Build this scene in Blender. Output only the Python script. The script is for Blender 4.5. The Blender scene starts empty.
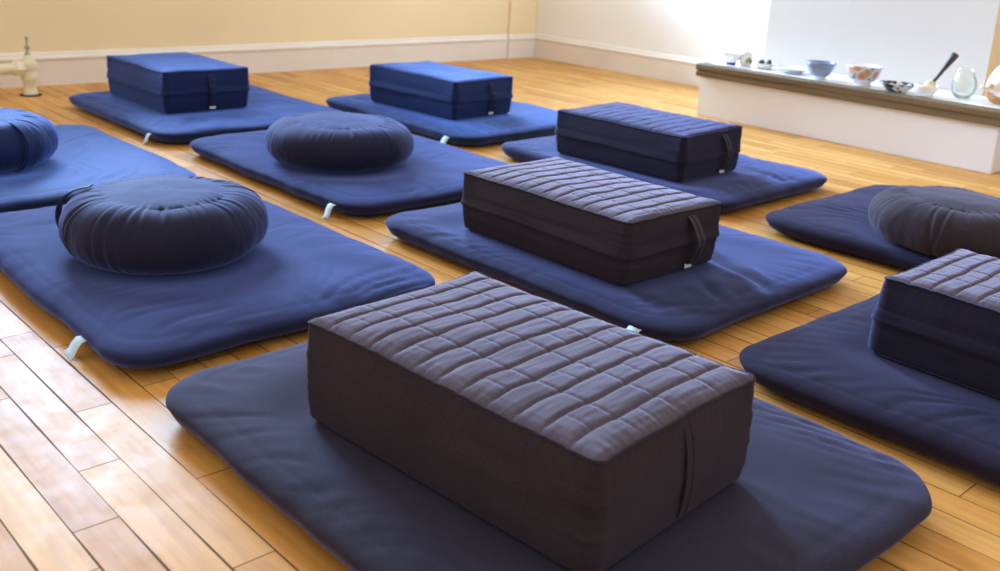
import bpy, math, random
import numpy as np
from mathutils import Matrix, Vector

scene = bpy.context.scene
col = scene.collection
R = math.radians

# ------------------------------------------------------------------ helpers
def link(o, parent=None):
    col.objects.link(o)
    if parent is not None:
        o.parent = parent
    return o

def tag(o, label=None, cat=None, group=None, kind=None):
    if label: o['label'] = label
    if cat: o['category'] = cat
    if group: o['group'] = group
    if kind: o['kind'] = kind
    return o

def empty(name, loc, rz=0.0):
    o = bpy.data.objects.new(name, None)
    o.empty_display_size = 0.05
    o.location = loc
    o.rotation_euler = (0, 0, rz)
    return link(o)

def mesh_obj(name, verts, faces, mat, parent=None, smooth=True):
    me = bpy.data.meshes.new(name)
    me.from_pydata([tuple(v) for v in verts], [], faces)
    me.update()
    if smooth:
        me.polygons.foreach_set('use_smooth', [True] * len(me.polygons))
    mats = mat if isinstance(mat, (list, tuple)) else [mat]
    for m in mats:
        me.materials.append(m)
    return link(bpy.data.objects.new(name, me), parent)

class MB:
    """collects boxes, tubes and lathes into one mesh"""
    def __init__(s):
        s.v, s.f = [], []
    def add(s, vs, fs):
        n = len(s.v)
        s.v += [tuple(v) for v in vs]
        s.f += [tuple(i + n for i in f) for f in fs]
    def box(s, a, b, bev=0.0):
        x0, y0, z0 = a; x1, y1, z1 = b
        if bev <= 0:
            s.add([(x0,y0,z0),(x1,y0,z0),(x1,y1,z0),(x0,y1,z0),(x0,y0,z1),(x1,y0,z1),(x1,y1,z1),(x0,y1,z1)],
                  [(0,3,2,1),(4,5,6,7),(0,1,5,4),(1,2,6,5),(2,3,7,6),(3,0,4,7)])
            return
        vs, idx = [], {}
        def V(p):
            k = tuple(round(c, 6) for c in p)
            if k not in idx:
                idx[k] = len(vs); vs.append(k)
            return idx[k]
        lo, hi = (x0, y0, z0), (x1, y1, z1)
        fs = []
        def pt(sg, ax):
            # corner of the face with normal axis ax
            p = []
            for k in range(3):
                e = hi[k] if sg[k] > 0 else lo[k]
                p.append(e if k == ax else e - sg[k] * bev)
            return V(p)
        for ax in range(3):
            o1, o2 = (ax + 1) % 3, (ax + 2) % 3
            for sg in (-1, 1):
                q = []
                for a1, a2 in ((-1,-1),(1,-1),(1,1),(-1,1)):
                    g = [0,0,0]; g[ax] = sg; g[o1] = a1; g[o2] = a2
                    q.append(pt(g, ax))
                fs.append(q if sg > 0 else q[::-1])
        for ax in range(3):            # edges along ax
            o1, o2 = (ax + 1) % 3, (ax + 2) % 3
            for a1 in (-1, 1):
                for a2 in (-1, 1):
                    g0 = [0,0,0]; g1 = [0,0,0]
                    g0[ax], g1[ax] = -1, 1
                    for g in (g0, g1): g[o1] = a1; g[o2] = a2
                    q = [pt(g0, o1), pt(g1, o1), pt(g1, o2), pt(g0, o2)]
                    fs.append(q[::-1] if a1 * a2 > 0 else q)
        for a in (-1, 1):
            for b_ in (-1, 1):
                for c in (-1, 1):
                    g = (a, b_, c); q = [pt(g, 0), pt(g, 1), pt(g, 2)]
                    fs.append(q if a * b_ * c > 0 else q[::-1])
        s.add(vs, fs)
    def lathe(s, prof, n=40, mat=None, closed=False):
        """prof: list of (r, z); optional 4x4 matrix"""
        vs, fs = [], []
        m = len(prof)
        for i in range(n):
            a = 2 * math.pi * i / n
            for r, z in prof:
                v = Vector((r * math.cos(a), r * math.sin(a), z))
                if mat is not None: v = mat @ v
                vs.append(v)
        for i in range(n):
            j = (i + 1) % n
            for k in range(m - 1):
                fs.append((i*m+k, j*m+k, j*m+k+1, i*m+k+1))
        s.add(vs, fs)
    def tube(s, pts, r, n=12, cap=True):
        pts = [Vector(p) for p in pts]
        rr = r if isinstance(r, (list, tuple)) else [r] * len(pts)
        vs, fs = [], []
        up = Vector((0, 0, 1))
        for i, p in enumerate(pts):
            d = (pts[min(i+1, len(pts)-1)] - pts[max(i-1, 0)]).normalized()
            u = up if abs(d.dot(up)) < .95 else Vector((0, 1, 0))
            a = d.cross(u).normalized(); b = a.cross(d).normalized()
            for k in range(n):
                t = 2 * math.pi * k / n
                vs.append(p + (a * math.cos(t) + b * math.sin(t)) * rr[i])
        for i in range(len(pts) - 1):
            for k in range(n):
                fs.append((i*n+k, (i+1)*n+k, (i+1)*n+(k+1) % n, i*n+(k+1) % n))
        if cap:
            fs.append(tuple(range(n))); fs.append(tuple(reversed(range((len(pts)-1)*n, len(pts)*n))))
        s.add(vs, fs)
    def build(s, name, mat, parent=None, smooth=False):
        return mesh_obj(name, s.v, s.f, mat, parent, smooth)

# ---- vectorised gradient noise
_rng = np.random.RandomState(7)
_perm = _rng.permutation(256); _perm = np.concatenate([_perm, _perm, _perm])
_grad = _rng.normal(size=(256, 3)); _grad /= np.linalg.norm(_grad, axis=1)[:, None]
def noise(x, y, z=0.0):
    x, y, z = np.broadcast_arrays(np.asarray(x, float), np.asarray(y, float), np.asarray(z, float))
    xi, yi, zi = np.floor(x).astype(int), np.floor(y).astype(int), np.floor(z).astype(int)
    xf, yf, zf = x - xi, y - yi, z - zi
    f = lambda t: t*t*t*(t*(t*6-15)+10)
    u, v, w = f(xf), f(yf), f(zf)
    out = 0
    for dx in (0, 1):
        for dy in (0, 1):
            for dz in (0, 1):
                h = _perm[_perm[_perm[(xi+dx) & 255] + ((yi+dy) & 255)] + ((zi+dz) & 255)]
                g = _grad[h]
                d = g[..., 0]*(xf-dx) + g[..., 1]*(yf-dy) + g[..., 2]*(zf-dz)
                out = out + d*(u if dx else 1-u)*(v if dy else 1-v)*(w if dz else 1-w)
    return out * 1.6
def fbm(x, y, z=0.0, o=3):
    r = 0; a = 1.0
    for i in range(o):
        r = r + a*noise(np.asarray(x)*2**i + 13.7*i, np.asarray(y)*2**i + 5.1*i, z + 3.3*i); a *= .5
    return r
def sstep(a, b, x):
    t = np.clip((x-a)/(b-a), 0, 1); return t*t*(3-2*t)

# ------------------------------------------------------------------ materials
def new_mat(name):
    m = bpy.data.materials.new(name); m.use_nodes = True
    nt = m.node_tree
    return m, nt, nt.nodes['Principled BSDF']

def N(nt, t, **kw):
    n = nt.nodes.new(t)
    for k, v in kw.items(): setattr(n, k, v)
    return n

def ramp(nt, stops):
    n = N(nt, 'ShaderNodeValToRGB'); cr = n.color_ramp
    while len(cr.elements) < len(stops): cr.elements.new(.5)
    for e, (p, c) in zip(cr.elements, stops):
        e.position = p; e.color = (*c, 1)
    return n

def plain(name, c, rough=.5, spec=.5, var=.06, scale=6, metal=0, bump=0.0):
    m, nt, b = new_mat(name)
    tc = N(nt, 'ShaderNodeTexCoord'); nz = N(nt, 'ShaderNodeTexNoise')
    nz.inputs['Scale'].default_value = scale; nz.inputs['Detail'].default_value = 4
    nt.links.new(tc.outputs['Object'], nz.inputs['Vector'])
    r = ramp(nt, [(.3, tuple(x*(1-var) for x in c)), (.7, tuple(min(1, x*(1+var)) for x in c))])
    nt.links.new(nz.outputs['Fac'], r.inputs['Fac']); nt.links.new(r.outputs['Color'], b.inputs['Base Color'])
    b.inputs['Roughness'].default_value = rough; b.inputs['Specular IOR Level'].default_value = spec
    b.inputs['Metallic'].default_value = metal
    if bump:
        bp = N(nt, 'ShaderNodeBump'); bp.inputs['Strength'].default_value = bump; bp.inputs['Distance'].default_value = .002
        nt.links.new(nz.outputs['Fac'], bp.inputs['Height']); nt.links.new(bp.outputs['Normal'], b.inputs['Normal'])
    return m

def fabric(name, c, sheen=.07, tint=(.75, .85, 1), var=.12, scale=9, spec=.3, rough=.68):
    """woven cotton: slight fading in blotches, fine weave bump, soft sheen"""
    m, nt, b = new_mat(name)
    tc = N(nt, 'ShaderNodeTexCoord')
    nz = N(nt, 'ShaderNodeTexNoise'); nz.inputs['Scale'].default_value = scale; nz.inputs['Detail'].default_value = 6
    nt.links.new(tc.outputs['Object'], nz.inputs['Vector'])
    r = ramp(nt, [(.3, tuple(x*(1-var) for x in c)), (.7, tuple(x*(1+var) for x in c))])
    nt.links.new(nz.outputs['Fac'], r.inputs['Fac'])
    # lint and thread variation
    n2 = N(nt, 'ShaderNodeTexNoise'); n2.inputs['Scale'].default_value = 420; n2.inputs['Detail'].default_value = 2
    nt.links.new(tc.outputs['Object'], n2.inputs['Vector'])
    r2 = ramp(nt, [(.3, (.8, .8, .8)), (.7, (1.22, 1.2, 1.18))])
    nt.links.new(n2.outputs['Fac'], r2.inputs['Fac'])
    mx = N(nt, 'ShaderNodeMix', data_type='RGBA', blend_type='MULTIPLY'); mx.inputs['Factor'].default_value = 1
    nt.links.new(r.outputs['Color'], mx.inputs['A']); nt.links.new(r2.outputs['Color'], mx.inputs['B'])
    nt.links.new(mx.outputs['Result'], b.inputs['Base Color'])
    b.inputs['Roughness'].default_value = rough
    b.inputs['Specular IOR Level'].default_value = spec
    b.inputs['Specular Tint'].default_value = (*tint, 1)
    b.inputs['Sheen Weight'].default_value = sheen
    b.inputs['Sheen Roughness'].default_value = .42
    b.inputs['Sheen Tint'].default_value = (*tint, 1)
    bp = N(nt, 'ShaderNodeBump'); bp.inputs['Strength'].default_value = .35; bp.inputs['Distance'].default_value = .0006
    nt.links.new(n2.outputs['Fac'], bp.inputs['Height']); nt.links.new(bp.outputs['Normal'], b.inputs['Normal'])
    return m

NAVY      = fabric('window_lit_navy_cotton',       (.009, .012, .044), tint=(.17, .33, 1), spec=.6, rough=.68, sheen=1.0)  # how much window blue each place catches is put into these navy cottons
NAVY_MAT  = fabric('lit_navy_mat_cotton',   (.017, .019, .054), tint=(.22, .31, .86), var=.16, scale=5, spec=.15, rough=.8, sheen=.72)
MID_MAT   = fabric('half_lit_navy_mat_cotton', (.018, .018, .038), tint=(.23, .28, .72), var=.16, scale=5, spec=.15, rough=.8, sheen=.66)
DIM_MAT  = fabric('dim_lit_navy_mat_cotton', (.0225, .020, .0295), tint=(.28, .265, .53), var=.16, scale=5, spec=.15, rough=.8, sheen=.55)  # greyer navy: weaker window light put into base and tint
UNLIT_MAT  = fabric('unlit_navy_mat_cotton', (.018, .0155, .032), tint=(.22, .21, .42), var=.16, scale=5, spec=.12, rough=.85, sheen=.32)  # darkest navy: lack of window light put into the colour
ROUND     = fabric('round_cushion_cotton', (.016, .0145, .026), tint=(.25, .32, .80), spec=.22, rough=.75, sheen=.58)
INDIGO    = fabric('half_lit_indigo_cotton', (.0165, .0145, .025), tint=(.27, .28, .60), spec=.15, rough=.8, sheen=.62)  # middling window light put into the cloth tone
PLUM_LIT      = fabric('charcoal_plum_lit_top_cotton', (.068, .056, .074), tint=(.76, .70, 1), spec=.15, rough=.85, sheen=.55)  # block tops: light from above put into a paler cloth colour
PLUM_SHADED  = fabric('charcoal_plum_shaded_side_cotton', (.030, .0222, .0285), tint=(.5, .45, .65), sheen=.14, spec=.15, rough=.85)  # same cloth as the tops, side shade put into the colour
SAG       = fabric('charcoal_round_cotton', (.032, .026, .032), tint=(.36, .31, .44), spec=.12, rough=.85, sheen=.36)
STRAP     = fabric('dark_webbing', (.030, .027, .034), tint=(.8, .8, .9), scale=40)
BLUESTRAP = fabric('navy_webbing', (.014, .018, .048), tint=(.6, .7, 1), scale=40)
LABELM    = plain('care_label_cloth', (.50, .66, .76), .7, .3)
TACK      = plain('pale_bartack', (.62, .62, .66), .8, .2)
WALLM     = plain('cream_wall_paint', (.85, .69, .42), .75, .3, .03, 1.5, bump=.05)
CORNERW   = plain('warm_white_wall_paint', (.88, .86, .80), .7, .3, .02, 1.5, bump=.05)
BREAST_LIT    = plain('window_lit_breast_paint', (.66, .60, .55), .7, .3, .02, 1.5, bump=.05)  # window-lit look of the cream breast put into its colour
TRIMM     = plain('gloss_white_trim_paint', (.80, .73, .64), .4, .4, .04, 3)
HWHITE    = plain('hearth_white_paint', (.77, .76, .79), .5, .4, .02, 3)
HTOP      = plain('hearth_white_tile', (.84, .82, .80), .25, .5, .02, 3)
CREAMP    = plain('cream_radiator_paint', (.78, .71, .50), .4, .5, .05, 30, bump=.1)
BRASS     = plain('tarnished_brass', (.42, .38, .26), .4, .5, .2, 60, metal=.5)
DARKRUB   = plain('black_gap', (.02, .017, .015), .8, .2)
CERW      = plain('white_porcelain', (.86, .85, .83), .2, .5, .02, 20)
CERGREY   = plain('pale_grey_glaze', (.62, .66, .68), .3, .5, .1, 60)
STONE     = plain('black_stone', (.015, .016, .02), .4, .5, .2, 40)
GREEN     = plain('olive_green_leaf', (.28, .36, .14), .6, .3, .25, 90)
BEIGE     = plain('beige_felt', (.62, .50, .30), .85, .2, .15, 60, bump=.3)
DWOOD     = plain('dark_brown_wood', (.055, .032, .028), .4, .4, .25, 50)
COBALT    = plain('cobalt_glaze', (.05, .06, .30), .25, .5, .2, 60)

def wood_trim():
    m, nt, b = new_mat('stained_trim_wood')
    tc = N(nt, 'ShaderNodeTexCoord'); mp = N(nt, 'ShaderNodeMapping'); mp.inputs['Scale'].default_value = (3, 60, 60)
    nt.links.new(tc.outputs['Object'], mp.inputs['Vector'])
    nz = N(nt, 'ShaderNodeTexNoise'); nz.inputs['Scale'].default_value = 1; nz.inputs['Detail'].default_value = 5
    nt.links.new(mp.outputs['Vector'], nz.inputs['Vector'])
    r = ramp(nt, [(.3, (.105, .066, .030)), (.7, (.19, .125, .058))])
    nt.links.new(nz.outputs['Fac'], r.inputs['Fac']); nt.links.new(r.outputs['Color'], b.inputs['Base Color'])
    b.inputs['Roughness'].default_value = .4
    return m
TRIMWOOD = wood_trim()

def floor_mat():
    m, nt, b = new_mat('maple_strip_floor')
    L = nt.links.new
    def math_(op, a, b_=None, c=None):
        n = N(nt, 'ShaderNodeMath', operation=op)
        for i, q in enumerate((a, b_, c)):
            if q is None: continue
            if isinstance(q, (int, float)): n.inputs[i].default_value = q
            else: L(q, n.inputs[i])
        return n.outputs[0]
    tc = N(nt, 'ShaderNodeTexCoord'); sp = N(nt, 'ShaderNodeSeparateXYZ'); L(tc.outputs['Object'], sp.inputs[0])
    X, Y = sp.outputs['X'], sp.outputs['Y']
    W, LEN = .0555, .40
    v = math_('DIVIDE', math_('SUBTRACT', Y, .4026 - 40*W), W)
    row = math_('FLOOR', v); fv = math_('SUBTRACT', v, row)
    wn = N(nt, 'ShaderNodeTexWhiteNoise', noise_dimensions='1D'); L(row, wn.inputs['W'])
    off = math_('MULTIPLY', wn.outputs['Value'], 7.3)
    u = math_('ADD', math_('DIVIDE', X, LEN), math_('ADD', off, 50))
    cell = math_('FLOOR', u)
    # uneven lengths: shift each joint a little
    cb = N(nt, 'ShaderNodeCombineXYZ'); L(cell, cb.inputs[0]); L(row, cb.inputs[1])
    wj = N(nt, 'ShaderNodeTexWhiteNoise', noise_dimensions='2D'); L(cb.outputs[0], wj.inputs['Vector'])
    jit = math_('MULTIPLY', wj.outputs['Value'], .45)
    fu = math_('SUBTRACT', u, cell)
    past = math_('GREATER_THAN', fu, jit)
    board = math_('ADD', cell, past)
    dj = math_('ABSOLUTE', math_('SUBTRACT', fu, jit))
    dj = math_('MULTIPLY', dj, LEN)
    dvv = math_('MULTIPLY', math_('MINIMUM', fv, math_('SUBTRACT', 1, fv)), W)
    cb2 = N(nt, 'ShaderNodeCombineXYZ'); L(board, cb2.inputs[0]); L(row, cb2.inputs[1])
    wb = N(nt, 'ShaderNodeTexWhiteNoise', noise_dimensions='2D'); L(cb2.outputs[0], wb.inputs['Vector'])
    tone = ramp(nt, [(0, (.48, .215, .046)), (.35, (.61, .30, .076)), (.7, (.68, .37, .112)), (1, (.55, .252, .057))])
    L(wb.outputs['Value'], tone.inputs['Fac'])
    # grain, stretched along the boards and shifted per board
    mp = N(nt, 'ShaderNodeMapping'); mp.inputs['Scale'].default_value = (5, 70, 1)
    va = N(nt, 'ShaderNodeVectorMath', operation='ADD'); L(tc.outputs['Object'], va.inputs[0])
    vs = N(nt, 'ShaderNodeVectorMath', operation='SCALE'); L(wb.outputs['Color'], vs.inputs[0]); vs.inputs['Scale'].default_value = 9
    L(vs.outputs[0], va.inputs[1]); L(va.outputs[0], mp.inputs['Vector'])
    gn = N(nt, 'ShaderNodeTexNoise'); gn.inputs['Scale'].default_value = 1; gn.inputs['Detail'].default_value = 5
    gn.inputs['Distortion'].default_value = .4
    L(mp.outputs['Vector'], gn.inputs['Vector'])
    gr = ramp(nt, [(.3, (.84, .80, .74)), (.62, (1.06, 1.06, 1.06))]); L(gn.outputs['Fac'], gr.inputs['Fac'])
    m1 = N(nt, 'ShaderNodeMix', data_type='RGBA', blend_type='MULTIPLY'); m1.inputs['Factor'].default_value = 1
    L(tone.outputs['Color'], m1.inputs['A']); L(gr.outputs['Color'], m1.inputs['B'])
    # scuffs
    sc = N(nt, 'ShaderNodeTexNoise'); sc.inputs['Scale'].default_value = 16; sc.inputs['Detail'].default_value = 9; sc.inputs['Roughness'].default_value = .7
    L(tc.outputs['Object'], sc.inputs['Vector'])
    sr = ramp(nt, [(.30, (.80, .76, .74)), (.44, (1, 1, 1))]); L(sc.outputs['Fac'], sr.inputs['Fac'])
    m2 = N(nt, 'ShaderNodeMix', data_type='RGBA', blend_type='MULTIPLY'); m2.inputs['Factor'].default_value = .7
    L(m1.outputs['Result'], m2.inputs['A']); L(sr.outputs['Color'], m2.inputs['B'])
    # gaps: width varies
    gw = N(nt, 'ShaderNodeTexNoise'); gw.inputs['Scale'].default_value = 3.5; L(tc.outputs['Object'], gw.inputs['Vector'])
    wid = math_('MULTIPLY', math_('MAXIMUM', math_('SUBTRACT', gw.outputs['Fac'], .24), .09), .0046)
    # seams between rows
    g1 = math_('LESS_THAN', dvv, wid)
    g2 = math_('LESS_THAN', dj, .0009)
    gap = math_('MAXIMUM', g1, g2)
    m3 = N(nt, 'ShaderNodeMix', data_type='RGBA'); L(math_('MULTIPLY', gap, .85), m3.inputs['Factor'])
    L(m2.outputs['Result'], m3.inputs['A']); m3.inputs['B'].default_value = (.05, .022, .01, 1)
    L(m3.outputs['Result'], b.inputs['Base Color'])
    rr = math_('ADD', math_('MULTIPLY', sc.outputs['Fac'], .46), .22)
    L(math_('ADD', rr, math_('MULTIPLY', gap, .4)), b.inputs['Roughness'])
    b.inputs['Specular IOR Level'].default_value = .165
    b.inputs['Coat Weight'].default_value = .03
    b.inputs['Coat Roughness'].default_value = .22
    hgt = math_('ADD', math_('MULTIPLY', gap, -1.0), math_('ADD', math_('MULTIPLY', gn.outputs['Fac'], .15), math_('MULTIPLY', wb.outputs['Value'], .2)))
    bp = N(nt, 'ShaderNodeBump'); bp.inputs['Strength'].default_value = .25; bp.inputs['Distance'].default_value = .002
    L(hgt, bp.inputs['Height']); L(bp.outputs['Normal'], b.inputs['Normal'])
    return m
FLOORM = floor_mat()

def glass_mat(name, tint, mixf=.12):
    m = bpy.data.materials.new(name); m.use_nodes = True
    nt = m.node_tree; nt.nodes.clear()
    o = N(nt, 'ShaderNodeOutputMaterial'); tr = N(nt, 'ShaderNodeBsdfTransparent'); gl = N(nt, 'ShaderNodeBsdfGlossy')
    fr = N(nt, 'ShaderNodeFresnel'); fr.inputs['IOR'].default_value = 1.5
    ad = N(nt, 'ShaderNodeMath', operation='ADD'); ad.inputs[1].default_value = mixf
    nt.links.new(fr.outputs[0], ad.inputs[0])
    tr.inputs['Color'].default_value = (*tint, 1); gl.inputs['Roughness'].default_value = .05
    mx = N(nt, 'ShaderNodeMixShader'); nt.links.new(ad.outputs[0], mx.inputs[0])
    nt.links.new(tr.outputs[0], mx.inputs[1]); nt.links.new(gl.outputs[0], mx.inputs[2]); nt.links.new(mx.outputs[0], o.inputs['Surface'])
    return m
PANE = glass_mat('window_glass', (.97, .98, 1), 0.0)
def milky_glass():
    m = glass_mat('clear_glassware', (.97, .98, .96), 0.0)
    nt = m.node_tree
    out = [n for n in nt.nodes if n.type == 'OUTPUT_MATERIAL'][0]; mx = [n for n in nt.nodes if n.type == 'MIX_SHADER'][0]
    fr = [n for n in nt.nodes if n.type == 'FRESNEL'][0]; fr.inputs['IOR'].default_value = 1.22
    df = N(nt, 'ShaderNodeBsdfDiffuse'); df.inputs['Color'].default_value = (.86, .88, .82, 1)
    m2 = N(nt, 'ShaderNodeMixShader'); m2.inputs[0].default_value = .13
    nt.links.new(mx.outputs[0], m2.inputs[1]); nt.links.new(df.outputs[0], m2.inputs[2]); nt.links.new(m2.outputs[0], out.inputs['Surface'])
    return m
GLASSW = milky_glass()

def pattern_bowl(name, kind):
    m, nt, b = new_mat(name)
    tc = N(nt, 'ShaderNodeTexCoord')
    sp = N(nt, 'ShaderNodeSeparateXYZ'); nt.links.new(tc.outputs['Object'], sp.inputs[0])
    b.inputs['Roughness'].default_value = .25
    if kind == 'blue':
        wv = N(nt, 'ShaderNodeTexNoise'); wv.inputs['Scale'].default_value = 1; wv.inputs['Detail'].default_value = 3
        mp = N(nt, 'ShaderNodeMapping'); mp.inputs['Scale'].default_value = (14, 14, 170)
        nt.links.new(tc.outputs['Object'], mp.inputs['Vector']); nt.links.new(mp.outputs['Vector'], wv.inputs['Vector'])
        r = ramp(nt, [(.25, (.10, .15, .33)), (.5, (.22, .29, .48)), (.62, (.30, .33, .36)), (.8, (.15, .19, .34))])
        nt.links.new(wv.outputs['Fac'], r.inputs['Fac']); nt.links.new(r.outputs['Color'], b.inputs['Base Color'])
    elif kind == 'floral':
        vo = N(nt, 'ShaderNodeTexVoronoi'); vo.inputs['Scale'].default_value = 30
        nt.links.new(tc.outputs['Object'], vo.inputs['Vector'])
        r = ramp(nt, [(.0, (.50, .17, .09)), (.36, (.60, .26, .15)), (.50, (.30, .33, .36)), (.62, (.68, .70, .70)), (.9, (.16, .2, .33))])
        nt.links.new(vo.outputs['Distance'], r.inputs['Fac'])
        # pattern only on the upper flank of the bowl
        lim = N(nt, 'ShaderNodeMath', operation='GREATER_THAN'); lim.inputs[1].default_value = .024
        nt.links.new(sp.outputs['Z'], lim.inputs[0])
        mx = N(nt, 'ShaderNodeMix', data_type='RGBA'); nt.links.new(lim.outputs[0], mx.inputs['Factor'])
        mx.inputs['A'].default_value = (.72, .73, .76, 1); nt.links.new(r.outputs['Color'], mx.inputs['B'])
        nt.links.new(mx.outputs['Result'], b.inputs['Base Color'])
        vo.inputs['Scale'].default_value = 34
    else:
        nz = N(nt, 'ShaderNodeTexNoise'); nz.inputs['Scale'].default_value = 34; nz.inputs['Detail'].default_value = 1
        nt.links.new(tc.outputs['Object'], nz.inputs['Vector'])
        r = ramp(nt, [(.52, (.018, .024, .05)), (.58, (.75, .74, .74))])
        nt.links.new(nz.outputs['Fac'], r.inputs['Fac']); nt.links.new(r.outputs['Color'], b.inputs['Base Color'])
    return m
BLUEB, FLORALB, INKB = pattern_bowl('blue_banded_glaze', 'blue'), pattern_bowl('orange_floral_glaze', 'floral'), pattern_bowl('ink_and_white_glaze', 'ink')

def shell_mat():
    m, nt, b = new_mat('shell_surface')
    tc = N(nt, 'ShaderNodeTexCoord'); sp = N(nt, 'ShaderNodeSeparateXYZ'); nt.links.new(tc.outputs['Object'], sp.inputs[0])
    nz = N(nt, 'ShaderNodeTexNoise'); nz.inputs['Scale'].default_value = 22; nz.inputs['Detail'].default_value = 4
    nt.links.new(tc.outputs['Object'], nz.inputs['Vector'])
    r = ramp(nt, [(.33, (.80, .60, .44)), (.44, (.85, .80, .75)), (.7, (.86, .83, .80))])
    nt.links.new(nz.outputs['Fac'], r.inputs['Fac']); nt.links.new(r.outputs['Color'], b.inputs['Base Color'])
    b.inputs['Roughness'].default_value = .4
    return m
SHELLM = shell_mat()
PEACH = plain('peach_shell_lip', (.80, .50, .28), .35, .5, .1, 40)

# ------------------------------------------------------------------ room
XW, YW = -4.24, 4.21          # planes of the left and right wall
HT = 2.75
b = MB(); b.box((-4.5, -2.6, -.06), (2.6, 4.5, 0))
tag(b.build('floor', FLOORM), 'honey maple strip floor', None, None, 'structure')

WIN = [(.98, 2.12, .82, 2.34), (2.98, 3.95, .74, 2.34)]        # y0, y1, z0, z1 of the openings
b = MB()
T = .22
ys = [-2.6, WIN[0][0], WIN[0][1], WIN[1][0], WIN[1][1], YW + T]
b.box((XW - T, ys[0], 0), (XW, ys[1], HT)); b.box((XW - T, ys[2], 0), (XW, ys[3], HT)); b.box((XW - T, ys[4], 0), (XW, ys[5], HT))
for w in WIN:
    b.box((XW - T, w[0], 0), (XW, w[1], w[2])); b.box((XW - T, w[0], w[3]), (XW, w[1], HT))
tag(b.build('wall_left', WALLM), 'cream wall with the windows, behind the far mats', None, None, 'structure')
b = MB(); b.box((XW, YW, 0), (2.6, YW + T, HT))
tag(b.build('wall_right', CORNERW), 'cream wall behind the white hearth', None, None, 'structure')
b = MB(); b.box((XW, 3.995, 0), (XW + .014, YW, HT), .004)
tag(b.build('trim_1', WALLM), 'shallow cream pilaster filling the corner of the two walls', None, None, 'structure')

# windows
for i, (y0, y1, z0, z1) in enumerate(WIN):
    w = MB(); fx0, fx1 = XW - .07, XW - .02; t = .05
    w.box((fx0, y0, z0), (fx1, y0 + t, z1)); w.box((fx0, y1 - t, z0), (fx1, y1, z1))
    w.box((fx0, y0 + t, z0), (fx1, y1 - t, z0 + t)); w.box((fx0, y0 + t, z1 - t), (fx1, y1 - t, z1))
    zm = (z0 + z1) / 2; w.box((fx0 + .01, y0 + t, zm - .02), (fx1 - .01, y1 - t, zm + .02))
    o = w.build('window_%d' % (i + 1), TRIMM); tag(o, 'white sash window in the cream wall', None, None, 'structure')
    g = MB(); g.box((XW - .05, y0 + t, z0 + t), (XW - .046, y1 - t, z1 - t)); g.build('window_pane', PANE, o)
    s = MB(); s.box((XW - .02, y0 - .05, z0 - .03), (XW + .05, y1 + .05, z0 + .001), .004); s.build('window_sill', TRIMM, o)
    ld = bpy.data.lights.new('daylight', 'AREA'); ld.shape = 'RECTANGLE'
    ld.size = z1 - z0 + .1; ld.size_y = y1 - y0 + .1
    ld.color = (.48, .72, 1.0)
    ld.energy = (340, 520)[i]
    lo = link(bpy.data.objects.new('daylight', ld))
    lo.location = (XW - .08, (y0 + y1) / 2, (z0 + z1) / 2); lo.rotation_euler = (0, R(-90), 0)

# baseboards with a moulded cap, extruded along a wall
def baseboard(name, p0, p1, n, label):
    """p0->p1 along the wall foot, n = unit normal into the room"""
    prof = [(0, 0), (.018, 0), (.018, .098), (.020, .102), (.024, .106), (.024, .113), (.016, .120), (.010, .132), (0, .135)]
    vs, fs = [], []
    for p in (p0, p1):
        for d, z in prof:
            vs.append((p[0] + n[0]*d, p[1] + n[1]*d, z))
    m = len(prof)
    for k in range(m - 1): fs.append((k, k+1, m+k+1, m+k))
    fs += [tuple(range(m)), tuple(range(2*m-1, m-1, -1))]
    o = mesh_obj(name, vs, fs, TRIMM, None, False)
    tag(o, label, None, None, 'structure')
baseboard('baseboard_left', (XW, -2.6), (XW, 3.995), (1, 0), 'white moulded baseboard along the cream wall')
baseboard('baseboard_corner', (XW + .014, 3.98), (XW + .014, YW), (1, 0), 'short piece of white baseboard in the room corner')
baseboard('baseboard_right', (XW, YW), (-2.39, YW), (0, -1), 'white moulded baseboard along the bright wall')

# chimney breast: window light put into the paler faces, flank left cream
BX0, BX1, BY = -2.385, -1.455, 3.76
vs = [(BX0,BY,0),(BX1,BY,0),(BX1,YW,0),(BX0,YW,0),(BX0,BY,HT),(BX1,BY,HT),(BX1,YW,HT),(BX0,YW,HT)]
o = mesh_obj('wall_chimney', vs, [(0,1,5,4),(1,2,6,5),(3,0,4,7),(4,5,6,7)], [BREAST_LIT, WALLM], None, False)
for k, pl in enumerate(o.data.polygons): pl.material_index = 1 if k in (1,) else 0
tag(o, 'pale chimney breast behind the hearth', None, None, 'structure')

# hearth
HX0, HX1, HY = -2.490, -1.258, 3.462
HZ = .220
he = tag(empty('hearth', ((HX0+HX1)/2, 3.6, 0)), 'low white hearth with brown wooden edging under the bowls', 'hearth')
def local_mb(mb, o):
    l = o.location
    mb.v = [(v[0]-l[0], v[1]-l[1], v[2]-l[2]) for v in mb.v]; return mb
b = MB(); b.box((HX0-.005, HY+.012, 0), (HX1-.012, BY-.001, .175), .002); local_mb(b, he).build('plinth', HWHITE, he)
b = MB(); b.box((HX0+.006, HY+.006, .176), (HX1-.006, BY-.001, HZ), .003); local_mb(b, he).build('top_slab', HTOP, he)
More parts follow.
